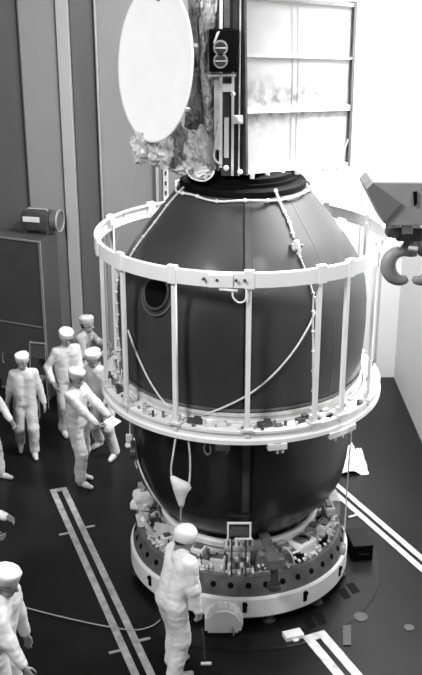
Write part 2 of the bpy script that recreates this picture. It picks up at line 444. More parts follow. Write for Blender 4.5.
# beaded hose hanging along the left of the cage
pts = [pol(R_(-64)+.01*math.sin(k), 1.53+.01*math.cos(2*k), 4.25-k*.135) for k in range(12)]
hz = obj('hanging_cable', tube(BM(), catmull(pts,4), .012, 8), M['cable'], fr, smooth=True)
for p in pts[1:]: obj('cable_clip', ball(BM(), p, .024, 1), M['cable'], hz, smooth=True)
pts = [pol(ang(313,y,1.55), 1.55, Q(313,y,-1.35).z) for y in (292,310,330,350,370,390,412)]
hz = obj('hanging_cable', tube(BM(), catmull(pts,4), .009, 8), M['cable'], fr, smooth=True)
for p in pts: obj('cable_clip', ball(BM(), p, .02, 1), M['cable'], hz, smooth=True)
# coiled cables tangled at the lower ring's left
for j in range(3):
    pts = [pol(R_(-70+j*3)+random.uniform(-.05,.05), 1.5+random.uniform(-.03,.06), 2.70+.35*random.random()+.02*k) for k in range(7)]
    obj('tangled_cable', tube(BM(), pts, .009, 6, 5), M['whiteD'], lrg, smooth=True)

# bridle rope with bag, in front of the bowl
bl = thing('rope_bridle', 'white looped rope hanging from the lower ring with a tied bag', 'rope', (0,0,0))
Yb = -1.48
def ring_pt(px):
    x_ = Q(px,438,Yb).x; return Vector((x_, -math.sqrt(1.60**2-(x_-CX)**2), 2.50))
A1 = ring_pt(176); A2 = ring_pt(188); B1 = Q(171,470,Yb); B2 = Q(190,474,Yb); K1 = Q(173,482,Yb); K2 = Q(189,484,Yb)
obj('rope', tube(BM(), [A1, Q(173,455,Yb), B1, K1], .011, 8, 6), M['cable'], bl, smooth=True)
obj('rope', tube(BM(), [A2, Q(190,456,Yb), B2, K2], .011, 8, 6), M['cable'], bl, smooth=True)
b = BM()
rows = [((170.5,475),(174,477)), ((170.5,479),(182,481)), ((171.5,484),(190,483)), ((172.5,488),(191.5,488)), ((174,493),(188,492)), ((176,499),(185.5,498)), ((178,504),(184.5,504)), ((180,508),(183,508))]
rv = []
for (l, r) in rows:
    L_ = Q(*l, Yb); Rr = Q(*r, Yb); c_ = (L_+Rr)/2; hw = (Rr-L_).length/2
    rv.append([b.verts.new(c_+Vector((hw*math.cos(2*PI*k/14), .65*hw*math.sin(2*PI*k/14)*(1+.15*math.sin(5*k)), 0))) for k in range(14)])
for p_, q_ in zip(rv, rv[1:]):
    for k in range(14): b.faces.new((p_[k], p_[(k+1)%14], q_[(k+1)%14], q_[k]))
b.faces.new(rv[0]); b.faces.new(rv[-1][::-1])
obj('bag', b, M['cottonW'], bl, smooth=True)
obj('tail', tube(BM(), [Q(181,507,Yb), Q(180.5,520,Yb), Q(180,545,Yb)], .010, 8), M['rope'], bl)
# drop line at right with its weight, drop line at left
dl = thing('drop_line', 'thin white line hanging from the cage to a weight beside the stand', 'line')
pA = pol(R_(62), 1.64, 2.5)+Vector((CX,0,0))
yy = pA.y-.02
top_ = Q(352,420,yy)
obj('line', tube(BM(), [Q(352,424,yy), Q(347.5,480,yy), Q(343.5,548,yy)], .008, 8), M['cable'], dl)
b = BM(); q0 = Q(343.2,546,yy); ball(b, q0+Vector((0,0,-.05)), .045, 2, (.8,.8,1.8)); tube(b, [q0+Vector((0,0,.05)), q0+Vector((.03,0,.02)), q0+Vector((0,0,-.02)), q0+Vector((-.03,0,.02)), q0+Vector((0,0,.05))], .008, 6)
obj('weight', b, M['steelL'], dl, smooth=True)
dl = thing('drop_line', 'thin white line with tied tag below the cage at its left', 'line')
yl = -.55
obj('line', tube(BM(), [Q(130,398,yl), Q(130,425,yl), Q(131,445,yl), Q(137,468,yl)], .010, 8, 4), M['cable'], dl)
b = BM(); box(b, Q(129,438,yl), (.07,.05,.10), rz_(.3), bev=.012); ball(b, Q(129,445,yl), .05, 2, (1,1,.7))
obj('tag', b, M['white'], dl)
dd = thing('pulley_block', 'small dark pulley hanging under the cage at its left', 'pulley', Q(133,452,yl-.02))
b = BM(); cyl(b, (-.03,0,0), (.03,0,0), .075, n=20); box(b, (0,0,.09), (.05,.04,.12), bev=.01); obj('block', b, M['steelD'], dd)

# ================================================================== STAND
st = thing('ring_stand', 'heavy round white and grey assembly stand crowded with fittings under the capsule', 'stand', (CX,0,0))
obj('outer_ring', lathe(BM(), [(1.31,.11),(1.355,.11),(1.37,.13),(1.37,.36),(1.355,.385),(1.31,.385)], 128, closed=True), M['white'], st, autos=30)
gr = obj('hole_ring', lathe(BM(), [(1.20,.385),(1.335,.385),(1.335,.43),(1.265,.585),(1.265,.61),(1.20,.61)], 128, closed=True), M['steel'], st, autos=25)
deck = obj('deck', lathe(BM(), [(.62,.40),(1.22,.40),(1.22,.60),(.62,.60)], 96, closed=True), M['steelL'], st, autos=30)
obj('skirt', lathe(BM(), [(.9,.02),(1.22,.02),(1.30,.12),(1.30,.40),(.9,.40)], 96, closed=True), M['steelD'], st, autos=30)
for k in range(40):
    a = 2*PI*k/40+.06
    n_ = Vector((math.sin(a)*.876, -math.cos(a)*.876, .48)); c_ = pol(a, 1.300, .512)
    o = obj('hole', lathe(BM(), [(0,.004),(.030,.004),(.036,.0),(.036,-.01),(0,-.01)], 14), M['black'], gr); o.location = c_; o.rotation_euler = n_.to_track_quat('Z','Y').to_euler()
obj('seat_ring', lathe(BM(), [(.90,.60),(.935,.60),(.935,.79),(.975,.80),(.98,.86),(.96,.885),(.925,.885),(.90,.85)], 96, closed=True), M['white'], st, autos=35)
obj('seat_rim', lathe(BM(), [(1.0,.60),(1.02,.60),(1.02,.63),(1.0,.63)], 96, closed=True), M['steelL'], st, autos=35)
for k in range(12):   # feet / jacks under the ring
    a = 2*PI*k/12+.25
    b = BM(); cyl(b, pol(a,1.30,.019), pol(a,1.30,.12), .05, n=16); cyl(b, pol(a,1.30,.019), pol(a,1.30,.04), .08, n=16)
    obj('foot', b, M['steelD'], st)
for a in (-52, -8, 1.5, 33, 62):  # dark keyed notches on the white ring
    a = R_(a); b = BM(); box(b, pol(a,1.37,.26), (.05,.03,.12), rz_(a), bev=.008); cyl(b, pol(a,1.35,.31), pol(a,1.395,.31), .03, n=12)
    obj('latch', b, M['black'], st)

def sub(name, b, m, **k): return obj(name, b, m, st, **k)
# central connector tower and its white cover
def at(px, py, z): return P(px, py, z)-Vector((CX,0,0))
b = BM(); c = at(239,567,.62); box(b, c+Vector((0,.05,.12)), (.26,.22,.20), bev=.01); box(b, c+Vector((0,.05,.25)), (.36,.16,.04), bev=.008)
tw = sub('connector_block', b, M['steelL'])
for k in range(6):
    obj('plug', cyl(BM(), c+Vector((-.15+.06*k,.03,.26)), c+Vector((-.15+.06*k,.03,.35)), .018, n=10), M['white'], tw)
for j in range(2):
    for k in range(4):
        obj('plug', cyl(BM(), c+Vector((-.09+.06*k,-.04,.08+.08*j)), c+Vector((-.09+.06*k,-.10,.08+.08*j)), .019, n=10), M['steelD'] if (k+j)%2 else M['white'], tw)
c2 = surf(239,529,.07)
b = BM(); box(b, c2, (.22,.10,.16), Matrix.Rotation(-.5,3,'X'), bev=.02); cyl(b, c2+Vector((-.08,-.02,-.06)), Vector((c2.x-.08, c2.y-.02, .60)), .011, n=10); cyl(b, c2+Vector((.08,-.02,-.06)), Vector((c2.x+.08, c2.y-.02, .60)), .011, n=10)
tv = sub('support_pad', b, M['steelD'])
b = BM()
for q in (-1,1): box(b, c2+Vector((q*.125,-.055,.01)), (.022,.02,.22), bev=.004)
box(b, c2+Vector((0,-.055,.11)), (.27,.022,.022), bev=.004); box(b, c2+Vector((.05,-.06,-.09)), (.20,.022,.02), bev=.004)
obj('pad_frame', b, M['white'], tv)
# right front dark box on post with arm up to the bowl
c3 = at(274,588,.60)
b = BM(); cyl(b, c3+Vector((0,0,.0)), c3+Vector((0,0,.38)), .045, n=16); cyl(b, c3, c3+Vector((0,0,.05)), .08, n=16); ps = sub('jack_post', b, M['steelD'])
obj('jack_head', box(BM(), c3+Vector((0,.02,.34)), (.20,.16,.14), rz_(.2), bev=.02), M['steel'], ps)
pA = c3+Vector((-.02,.04,.40)); pB = surf(263,533,.02)
b = BM(); d_ = pB-pA; rot = d_.to_track_quat('Z','Y').to_matrix(); box(b, (pA+pB)/2, (.12,.05,d_.length), rot, bev=.01); obj('arm', b, M['steel'], ps)
# mounting blocks round the deck: pads of different shapes
random.seed(11)
def block(a, r, s, m, name='fitting', tilt=0, dz=0):
    b = BM(); a = R_(a); box(b, pol(a, r, .60+s[2]/2+dz), s, rz_(a+tilt), bev=min(s)*.15); o = sub(name, b, m)
    b = BM(); box(b, pol(a, r, .60+s[2]+dz+.012), (s[0]*.6, s[1]*.6, .025), rz_(a+tilt), bev=.003); obj('lid', b, M['steelL'] if m in (M['steel'],M['steelD']) else M['steel'], o)
    for q in (-1,1):
        p = pol(a, r, .60+dz)+rz_(a+tilt) @ Vector((q*s[0]*.35, -s[1]*.55, s[2]*.5))
        obj('plug', cyl(BM(), p, p+rz_(a+tilt) @ Vector((0,-.035,0)), .016, n=8), M['white'], o)
    return o
spec = [(-92,1.08,(.16,.14,.16),'white'),(-80,1.12,(.20,.08,.10),'steelD'),(-64,1.0,(.12,.26,.05),'white'),(-57,1.12,(.12,.14,.10),'whiteD'),(-50,1.02,(.24,.10,.09),'steelD'),
        (-40,1.08,(.12,.12,.18),'steelL'),(-31,1.0,(.18,.10,.12),'steelD'),(-22,1.10,(.14,.12,.10),'whiteD'),(-13,1.02,(.10,.10,.14),'steel'),
        (16,1.06,(.18,.12,.08),'steel'),(30,1.04,(.22,.18,.16),'steel'),(40,1.04,(.18,.20,.15),'white'),(49,1.12,(.14,.12,.08),'steelL'),(56,1.0,(.16,.12,.12),'whiteD'),
        (66,1.08,(.24,.16,.06),'white'),(76,1.04,(.14,.20,.10),'steelL'),(86,1.10,(.24,.18,.06),'white'),(96,1.05,(.20,.16,.14),'steelL'),(106,1.10,(.22,.14,.08),'white'),(118,1.08,(.24,.16,.16),'steelL'),
        (132,1.05,(.2,.2,.1),'steel'),(150,1.05,(.2,.2,.1),'steel'),(-110,1.05,(.2,.2,.12),'steel'),(-130,1.05,(.2,.2,.12),'steel')]
for a, r, s, m in spec: block(a, r, s, M[m], tilt=random.uniform(-.25,.25))
# tall white wrapped unit at the far left
c4 = pol(R_(-84), 1.20, .60)
b = BM(); box(b, (0,0,.15), (.15,.16,.30), rz_(.3), bev=.03); box(b, (0,0,.38), (.22,.20,.20), rz_(.3), bev=.05); box(b, (-.03,-.03,.30), (.24,.14,.12), rz_(-.2), bev=.04)
bmesh.ops.subdivide_edges(b, edges=b.edges[:], cuts=2, use_grid_fill=True)
for v in b.verts: v.co += Vector((1,1,.4))*(.022*noise.noise(v.co*11)); v.co += c4
wr = sub('wrapped_unit', b, M['cottonW']); wr['label'] = 'white cloth-wrapped unit at the left of the stand'
b = BM(); cyl(b, c4+Vector((0,0,.46)), c4+Vector((.01,0,.60)), .035, n=12); box(b, c4+Vector((.0,0,.56)), (.12,.07,.05), bev=.01); obj('valve', b, M['steelL'], wr)
b = BM(); box(b, pol(R_(-72),1.16,.68), (.10,.05,.36), rz_(R_(-72)) @ Matrix.Rotation(.5,3,'X'), bev=.006); sub('white_strip', b, M['white'])
b = BM(); box(b, pol(R_(-60),1.05,.74), (.30,.05,.20), rz_(R_(-20)) @ Matrix.Rotation(-.7,3,'X'), bev=.006); sub('tilted_plate', b, M['steel'])
# small plugs and hoses: individual little fittings
for k in range(80):
    a = R_(-95+k*200/79)+random.uniform(-.03,.03); r = random.uniform(.95,1.19); h_ = random.uniform(.04,.13)
    b = BM(); cyl(b, pol(a,r,.60), pol(a,r,.60+h_), random.uniform(.012,.028), n=10); cyl(b, pol(a,r,.60), pol(a,r,.615), .035, n=10)
    sub('stud', b, M[random.choice(('white','steelD','steelL','black','whiteD'))])
for k in range(26):
    a = R_(-94+k*7.6+random.uniform(-3,3)); a2 = a+random.uniform(.08,.2); m_ = (a+a2)/2
    h_ = random.uniform(.10,.22)
    sub('hose', tube(BM(), [pol(a,1.0,.60), pol(a+.02,1.02,.60+h_), pol(m_,1.10,.63+h_), pol(a2-.02,1.15,.60+h_*.7), pol(a2,1.17,.60)], random.uniform(.008,.014), 8, 5), M[random.choice(('black','cable','steelD','whiteD'))], smooth=True)
# braided hoses on the right inner side
for k in range(9):
    a = R_(62+k*7); c_ = pol(a, .93, .70+.012*k)
    sub('clamp', box(BM(), c_, (.07,.07,.10), rz_(a), bev=.012), M['steel' if k%2 else 'whiteD'])
# second row of blocks and inclined plates between the seat ring and the hole ring
for k, (a, r, s_, m) in enumerate([(-75,1.10,(.10,.10,.22),'steelD'),(-45,1.14,(.10,.08,.06),'white'),(-36,1.12,(.16,.06,.06),'steelL'),(-26,1.14,(.08,.08,.10),'white'),(-17,1.12,(.10,.06,.20),'steelD'),(-4,1.16,(.16,.07,.05),'steelL'),(4,1.16,(.12,.07,.07),'whiteD'),(11,1.10,(.08,.08,.18),'black'),(24,1.15,(.16,.07,.06),'steelL'),(36,1.15,(.10,.10,.12),'black'),
        (45,1.14,(.16,.10,.06),'white'),(60,1.14,(.12,.10,.10),'black'),(71,1.13,(.14,.10,.08),'white'),(81,1.13,(.12,.08,.16),'steelD'),(91,.98,(.2,.12,.18),'white'),(100,.98,(.16,.12,.2),'steelL')]):
    block(a, r, s_, M[m], tilt=random.uniform(-.4,.4))
for a, r, s_, m in ((43,1.06,(.30,.24,.20),'white'),(57,1.05,(.16,.16,.26),'steelL'),(74,1.10,(.26,.12,.14),'white'),(88,1.12,(.26,.12,.24),'whiteD'),(-14,1.12,(.18,.12,.16),'whiteD'),(12,1.12,(.16,.10,.20),'steel'),(27,1.0,(.20,.12,.22),'steel'),(-28,1.06,(.16,.14,.20),'white'),(-53,1.10,(.10,.14,.18),'white')):
    block(a, r, s_, M[m], tilt=random.uniform(-.2,.2))
for a, ln, m in ((34,.34,'white'),(44,.36,'whiteD'),(64,.40,'white'),(78,.42,'white'),(-30,.25,'steel'),(-66,.30,'steel')):
    a = R_(a); b = BM(); box(b, pol(a, 1.06, .70), (.12, ln*.75, .02), rz_(a) @ Matrix.Rotation(-.45,3,'X'), bev=.006); o = sub('guide_plate', b, M[m])
    for q_ in (-1,0,1):
        p = pol(a, 1.06+q_*.09, .72+q_*-.04); obj('screw', ball(BM(), p, .018, 1), M['steelD'], o)
# control box at far right back with hanging tabs
b = BM(); c5 = pol(R_(100),1.22,.72); box(b, c5, (.30,.14,.22), rz_(R_(95)), bev=.01); sub('junction_box', b, M['steelL'])
# column pedestal to ground from bowl (dark core)
sub('core', lathe(BM(), [(0,.02),(.60,.02),(.60,.42),(.45,.50),(0,.47)], 48), M['black'])

# dark equipment box right of the stand
dk = thing('equipment_case', 'black flat equipment case on the floor right of the stand', 'case', P(357,552)+Vector((.02,.0,0)), .12)
b = BM(); box(b, (0,0,.11), (.26,.42,.20), bev=.012); obj('body', b, M['black'], dk)
b = BM(); box(b, (0,0,.222), (.27,.43,.025), bev=.006); ld = obj('lid', b, M['rubber'], dk)
b = BM(); tube(b, [(-.06,-.222,.12),(-.06,-.245,.12),(.06,-.245,.12),(.06,-.222,.12)], .008, 6); obj('handle', b, M['black'], dk)
# white faceted cover on the floor before the ring
pts = [(206,609),(214,600),(225,598),(236,601),(243,611),(240,626),(232,634),(214,634),(206,628)]
wc = thing('protective_cover', 'white faceted cover standing on the floor in front of the stand', 'cover', P(224,634))
base = P(224,634)
b = BM(); pw = base
outl = [(-.20,0),(-.20,.20),(-.10,.30),(.03,.315),(.14,.27),(.205,.15),(.17,.0)]
prism(b, [Vector((x,-.02,z+.004)) for x,z in outl], (0,.20,0))
bmesh.ops.bevel(b, geom=b.edges[:], offset=.03, segments=2, affect='EDGES')
obj('shell', b, M['dish'], wc, autos=25); wc.scale = (1.1,1.0,1.1)
obj('tab', box(BM(), (.10,-.035,.06), (.015,.02,.10)), M['steelL'], wc)

# crumpled white sheet on floor behind right
def crumple(bm, cx, cy, rx, ry, hh, n=26, seed=0, zmin=.004):
    g = []
    for i in range(n+1):
        row = []
        for j in range(n+1):
            u = i/n*2-1; v = j/n*2-1
            k = max(0, 1-(u*u+v*v)**.9*.8)
            z = zmin+hh*k*(.55+.9*abs(noise.noise(Vector((u*2.3+seed, v*2.3, seed)))))
            ex = 1+.25*noise.noise(Vector((u*1.5, v*1.5, seed+5)))
            row.append(bm.verts.new((cx+u*rx*ex, cy+v*ry*ex, z)))
        g.append(row)
    for i in range(n):
        for j in range(n): bm.faces.new((g[i][j], g[i+1][j], g[i+1][j+1], g[i][j+1]))
    return bm
c = P(350,468)
t = obj('crumpled_sheet', crumple(BM(), 0, 0, .28, .30, .42, seed=3), M['cottonW'], smooth=False)
t.location = (c.x-.02, c.y+.1, 0); tag(t, 'crumpled white plastic sheet on the floor behind the capsule at right', 'sheet')
s_ = t.modifiers.new('s','SOLIDIFY'); s_.thickness = .006

# floor cable
fc = [(-8,598),(20,606),(50,614),(80,621),(110,627),(135,630),(152,626),(160,620)]
t = obj('floor_cable', tube(BM(), [P(x,y,.02) for x,y in fc], .009, 8, 6), M['rope'], smooth=True); tag(t, 'thin grey cable lying across the dark floor and the left rail', 'cable')

# ================================================================== SPACECRAFT BUS ABOVE
bus = thing('spacecraft_bus', 'tall spacecraft section with white dish, panel and foil standing on the capsule', 'spacecraft', (CX,0,5.001))
O = Vector((CX,0,5.001))
def q(px, py, Y): return Q(px, py, Y)-O
obj('base_ring', lathe(BM(), [(.28,.0),(.56,.0),(.56,.05),(.50,.08),(.28,.08)], 72, closed=True), M['black'], bus, autos=30)
b = BM(); lathe(b, [(.30,.06),(.33,.30),(.33,2.6),(.28,2.7),(0,2.7)], 48); obj('core_tank', b, M['foilD'], bus, smooth=True)
# big flat panel on the right
BL = q(245,174,-.62); BR = q(347,165,.48); TL = q(243,-6,-.62); TR = q(354,3,.48)
TL.z = max(TL.z, TR.z); 
def lerp(a,b,t): return a+(b-a)*t
def pq(u, v, n=0.0):
    p = lerp(lerp(BL,BR,u), lerp(TL,TR,u), v)
    nn = (BR-BL).cross(TL-BL).normalized()
    if nn.y > 0: nn = -nn
    return p+nn*n
def slab(u0,u1,v0,v1,n0,n1):
    b = BM(); vs = [b.verts.new(pq(u,v,n)) for n in (n0,n1) for v in (v0,v1) for u in (u0,u1)]
    for f in ((0,1,3,2),(4,6,7,5),(0,4,5,1),(2,3,7,6),(0,2,6,4),(1,5,7,3)): b.faces.new([vs[i] for i in f])
    return b
pn = obj('panel', slab(0,1,0,1,-.05,0), M['panel'], bus); pn['label'] = 'large white flat panel with grimy and shaded bands'
vz = lambda py, u: None
for v0, v1, m in ((.352,.385,'white'),(.665,.678,'steelL'),(.0,.02,'whiteD'),(.975,1,'steel')):
    obj('crossbar', slab(0,1,v0,v1,.0,.03), M[m], pn)
obj('edge_frame', slab(.985,1.012,-.005,1.01,-.08,.035), M['steelD'], pn)
obj('edge_frame', slab(-.012,.006,-.005,1.01,-.08,.04), M['steelD'], pn)
obj('back_box', slab(.35,.97,.02,.98,-.16,-.051), M['whiteD'], pn)
for u in (.42,.47):
    obj('hinge_wire', tube(BM(), [pq(u,.06,.008), pq(u,.3,.01), pq(u+.01,.55,.01), pq(u,.97,.008)], .0035, 6), M['steelL'], pn)
obj('brace_wire', tube(BM(), [pq(.90,.01,.02), pq(.985,.17,.02)], .010, 6), M['steelL'], pn)
b = BM()
for k in range(7):
    box(b, pq(.05+k*.14, -.015, .02), (.05,.05,.05), bev=.008)
obj('hinge', b, M['white'], pn)['kind']='stuff'
obj('side_bracket', slab(1.012,1.07,.60,.66,-.05,-.03), M['whiteD'], pn); obj('side_bracket', slab(1.012,1.06,.42,.80,-.12,-.09), M['whiteD'], pn)
# column with rails between dish and panel
Yc = -.66
def pcol(name, x0, x1, y0, y1, Y, dep, m, parent=bus, bev=.006):
    a = q(x0,y1,Y); c_ = q(x1,y0,Y)
    b = BM(); box(b, ((a.x+c_.x)/2, Y+dep/2, (a.z+c_.z)/2), (abs(c_.x-a.x), dep, abs(c_.z-a.z)), bev=bev); return obj(name, b, M[m], parent)
col = pcol('column', 221, 241, -20, 176, Yc+.05, .25, 'steelD')
pcol('rail', 219, 223, -20, 168, Yc, .05, 'white', col); pcol('rail', 231, 234.5, 72, 176, Yc, .05, 'white', col)
pcol('rail', 238, 241.5, -20, 176, Yc-.02, .05, 'whiteD', col)
pcol('pipe_box', 214, 220, 80, 150, Yc, .08, 'whiteD', col); pcol('pipe_box', 224, 230, -20, 28, Yc, .06, 'steel', col)
pcol('pipe_box', 222, 232, 84, 92, Yc-.03, .05, 'white', col); pcol('pipe_box', 232, 243, 116, 124, Yc-.07, .08, 'white', col)
pcol('pipe_box', 224, 229, 118, 158, Yc, .06, 'white', col)
for x, y, r in ((238,120,.035),(233,94,.025),(226,168,.03),(240,172,.03)):
    obj('knob', ball(BM(), q(x,y,Yc-.07), r, 2), M['white'], col, smooth=True)
b = BM(); tube(b, [q(222,165,Yc-.02), q(214,158,Yc-.02), q(216,140,Yc-.02), q(219,120,Yc-.02)], .012, 8, 5); obj('pipe', b, M['cable'], col, smooth=True)
ib = pcol('instrument_box', 209, 239, 30, 72, Yc-.16, .20, 'black', bus, .01); ib['label'] = 'black box with two round lenses'
for y in (47.5, 60.5):
    c_ = q(220.5, y, Yc-.165)
    lb = BM(); tube(lb, [c_+Vector((0,.01,0)), c_+Vector((0,-.035,0))], .072, 28); o = obj('lens_barrel', lb, M['steelL'], ib, autos=30)
    b = BM(); tube(b, [c_+Vector((0,-.034,0)), c_+Vector((0,-.042,0))], .055, 28); obj('lens', b, M['steelD'], o)
    b = BM(); box(b, c_+Vector((0,-.045,0)), (.11,.008,.012)); obj('mark', b, M['white'], o)
b = BM(); prism(b, [q(213,43,Yc-.17), q(217,32,Yc-.17), q(220,31,Yc-.17), q(215,44,Yc-.17)], (0,.012,0)); obj('stripe', b, M['white'], ib)
b = BM(); prism(b, [q(207,75,Yc-.16), q(236,74,Yc-.16), q(236,76.5,Yc-.16), q(207,77,Yc-.16)], (0,.1,0)); obj('shelf', b, M['steelL'], ib)
# crinkled foil drape left of the column
def drape(name, L, Rr, m, seed, amp, ny=40, nx=10, parent=bus, Y=-.5):
    b = BM(); g = []
    for i in range(ny+1):
        t = i/ny; k = t*(len(L)-1); j = min(int(k), len(L)-2); f_ = k-j
        l = lerp(Vector(L[j]).to_3d(), Vector(L[j+1]).to_3d(), f_); r = lerp(Vector(Rr[j]).to_3d(), Vector(Rr[j+1]).to_3d(), f_)
        row = []
        for c_ in range(nx+1):
            u = c_/nx; p = lerp(l, r, u)
            d_ = amp*(noise.noise(Vector((p.x*.18+seed, p.y*.05, seed)))+.6*noise.noise(Vector((p.x*.35, p.y*.22, seed*2))))
            bulge = -.10*math.sin(PI*u)
            row.append(b.verts.new(q(p.x, p.y, Y+d_+bulge)))
        g.append(row)
    for i in range(ny):
        for c_ in range(nx): b.faces.new((g[i][c_], g[i+1][c_], g[i+1][c_+1], g[i][c_+1]))
    o = obj(name, b, m, parent); s = o.modifiers.new('s','SOLIDIFY'); s.thickness = .02; return o
drape('foil_drape', [(197,-15),(199,30),(200,70),(203,100),(202,130),(204,168)], [(223,-15),(217,30),(214,70),(216,100),(217,130),(220,170)], M['foil'], 2, .12, 60, 14)
drape('foil_drape', [(186,-15),(190,30),(192,70),(186,105),(184,130)], [(202,-15),(204,30),(205,70),(207,100),(207,130)], M['foilD'], 5, .08, 40, 10, Y=-.42)
# crumpled blankets under the dish
def blob(name, cpx, cpy, Y, sx, sy, sz, m, seed, amp=.35, parent=bus):
    c_ = q(cpx, cpy, Y); b = BM(); ball(b, (0,0,0), 1, 4)
    for v in b.verts:
        n_ = v.co.normalized(); p = n_*2.1+Vector((seed,0,0))
        k = 1+amp*noise.noise(p)+amp*.9*(abs(noise.noise(p*2.2))-.25)+amp*.5*(abs(noise.noise(p*5))-.25)
        v.co = Vector((n_.x*sx, n_.y*sy, n_.z*sz))*k+c_
    return obj(name, b, m, parent)
for i, a in enumerate([(143,147,-.62,.13,.10,.17,'foil'),(160,150,-.60,.16,.12,.18,'foil'),(178,146,-.55,.13,.12,.22,'foilD'),(190,152,-.52,.15,.13,.20,'foil'),(203,150,-.55,.10,.10,.25,'foil'),(184,166,-.52,.14,.10,.09,'foil'),(202,170,-.50,.13,.12,.09,'white')]):
    blob('crumpled_blanket', a[0], a[1], a[2], a[3], a[4], a[5], M[a[6]], i*3.7+1)
obj('loose_wire', tube(BM(), [q(186,170,-.72), q(192,178,-.75), q(203,181,-.78), q(211,177,-.78), q(214,171,-.74)], .009, 8, 6), M['cable'], bus, smooth=True)
# dish: circular, turned well away from the camera
dc = q(158, 64, -.72)
dn = Vector((-.85, -.52, .10)).normalized()
dish = obj('antenna_dish', lathe(BM(), [(0,.0),(.3,.008),(.55,.03),(.74,.055),(.765,.06),(.77,.045),(.745,.03),(.55,.0),(.3,-.022),(0,-.03)], 96), M['dish'], bus, smooth=True)
dish.location = dc; dish.rotation_euler = dn.to_track_quat('Z','Y').to_euler(); dish['label'] = 'big white round antenna dish'
for k in range(8):
    a = k*PI/4+.3
    obj('rim_clip', box(BM(), (.77*math.cos(a), .77*math.sin(a), .03), (.03,.03,.05), rz_(a), bev=.004), M['steelL'], dish)
obj('feed_stub', lathe(BM(), [(0,.045),(.02,.045),(.03,.0),(.0,-.0)], 16), M['steel'], dish).location = (.0,.62,.03)
b = BM(); tube(b, [dc-dn*.03, dc-dn*.22+Vector((.05,.05,0)), Vector((-.30,-.30,dc.z))], .06, 14); obj('dish_arm', b, M['steelD'], bus)
# guy line from the blanket down to the cage
t = obj('guy_line', tube(BM(), [Q(143,152,-.66), Q(127,205,-.8), Q(116,243,-.9)], .005, 6), M['rope'])
tag(t, 'thin pale line from the foil bundle down to the upper ring', 'line')

# ================================================================== CRANE AT RIGHT (near)
Yk = -5.2
kx = thing('crane_beam', 'grey tapered crane lifting beam hanging at the right edge', 'crane', Q(420,225,Yk))
KO = Q(420,225,Yk)
def kq(px, py, Y=Yk): return Q(px, py, Y)-KO
b = BM(); prism(b, [kq(366,189), kq(373,182), kq(560,184), kq(560,224), kq(388,226), kq(383,223)], (0,.30,0)); bmesh.ops.bevel(b, geom=b.edges[:], offset=.006, segments=1, affect='EDGES')
obj('beam', b, M['crane'], kx)
b = BM(); prism(b, [kq(366.5,189,Yk-.002), kq(373,182.5,Yk-.002), kq(401,203,Yk-.002), kq(384,222,Yk-.002)], (0,-.012,0)); obj('gusset', b, M['craneD'], kx)
b = BM(); prism(b, [kq(413,192,Yk-.004), kq(417,191,Yk-.004), kq(417,204,Yk-.004), kq(414,206,Yk-.004)], (0,-.006,0)); obj('numeral', b, M['black'], kx)
b = BM(); box(b, kq(392,231,Yk+.12), (.07,.12,.06), bev=.01); box(b, kq(408,232,Yk+.15), (.16,.16,.08), bev=.015); obj('shackle_housing', b, M['steelD'], kx)
b = BM(); box(b, kq(407,230,Yk+.055), (.07,.02,.05), bev=.006); obj('pin', b, M['steelL'], kx)
for px in (470, 520):
    obj('hoist_rope', cyl(BM(), kq(px,184,Yk+.15), kq(px,184,Yk+.15)+Vector((0,0,6)), .012, n=8), M['steelD'], kx)
hk = thing('ramshorn_hook', 'grey double crane hook hanging under the lifting beam', 'hook', KO+kq(408,236,Yk+.15))
HO = kq(408,236,Yk+.15)
def arc(cx, cy, r, a0, a1, n, asp=1.0):
    return [kq(cx+r*math.cos(R_(a0+(a1-a0)*i/n)), cy+r*asp*math.sin(R_(a0+(a1-a0)*i/n)), Yk+.15)-HO for i in range(n+1)]
ptsL = [kq(411,236,Yk+.15)-HO, kq(408,245,Yk+.15)-HO]+arc(401,266,13,-85,-300,18,1.1)
n_ = len(ptsL); rr = [.026+.022*math.sin(PI*min(1,i/(n_-1)*1.02)) for i in range(n_)]; rr[-1] = .018; rr[-2]=.028
b = BM(); tube(b, ptsL, rr, 12); ptsR = [Vector((-p.x, p.y, p.z)) for p in ptsL]
for i in range(len(ptsR)): ptsR[i].x += kq(419,238,Yk+.15).x-kq(408,238,Yk+.15).x
tube(b, ptsR, rr, 12)
obj('horns', b, M['hook'], hk, smooth=True)
b = BM(); cyl(b, (.02,0,-.12), (.02,0,.02), .045, n=16); obj('shank', b, M['hook'], hk, smooth=True)
obj('lock_pin', cyl(BM(), (.0,-.05,-.06), (.05,-.075,-.06), .015, n=8), M['whiteD'], hk)

# ================================================================== CABINET, PROJECTOR, CHAIR (left)
yaw = R_(-24)
cf = P(50.5, 399, 0)
cb = thing('control_cabinet', 'tall dark grey cabinet with pale edges against the back wall at left', 'cabinet', (cf.x, cf.y, 0), yaw)
Hc = 2.85; Wc = 1.0; Dc = .50
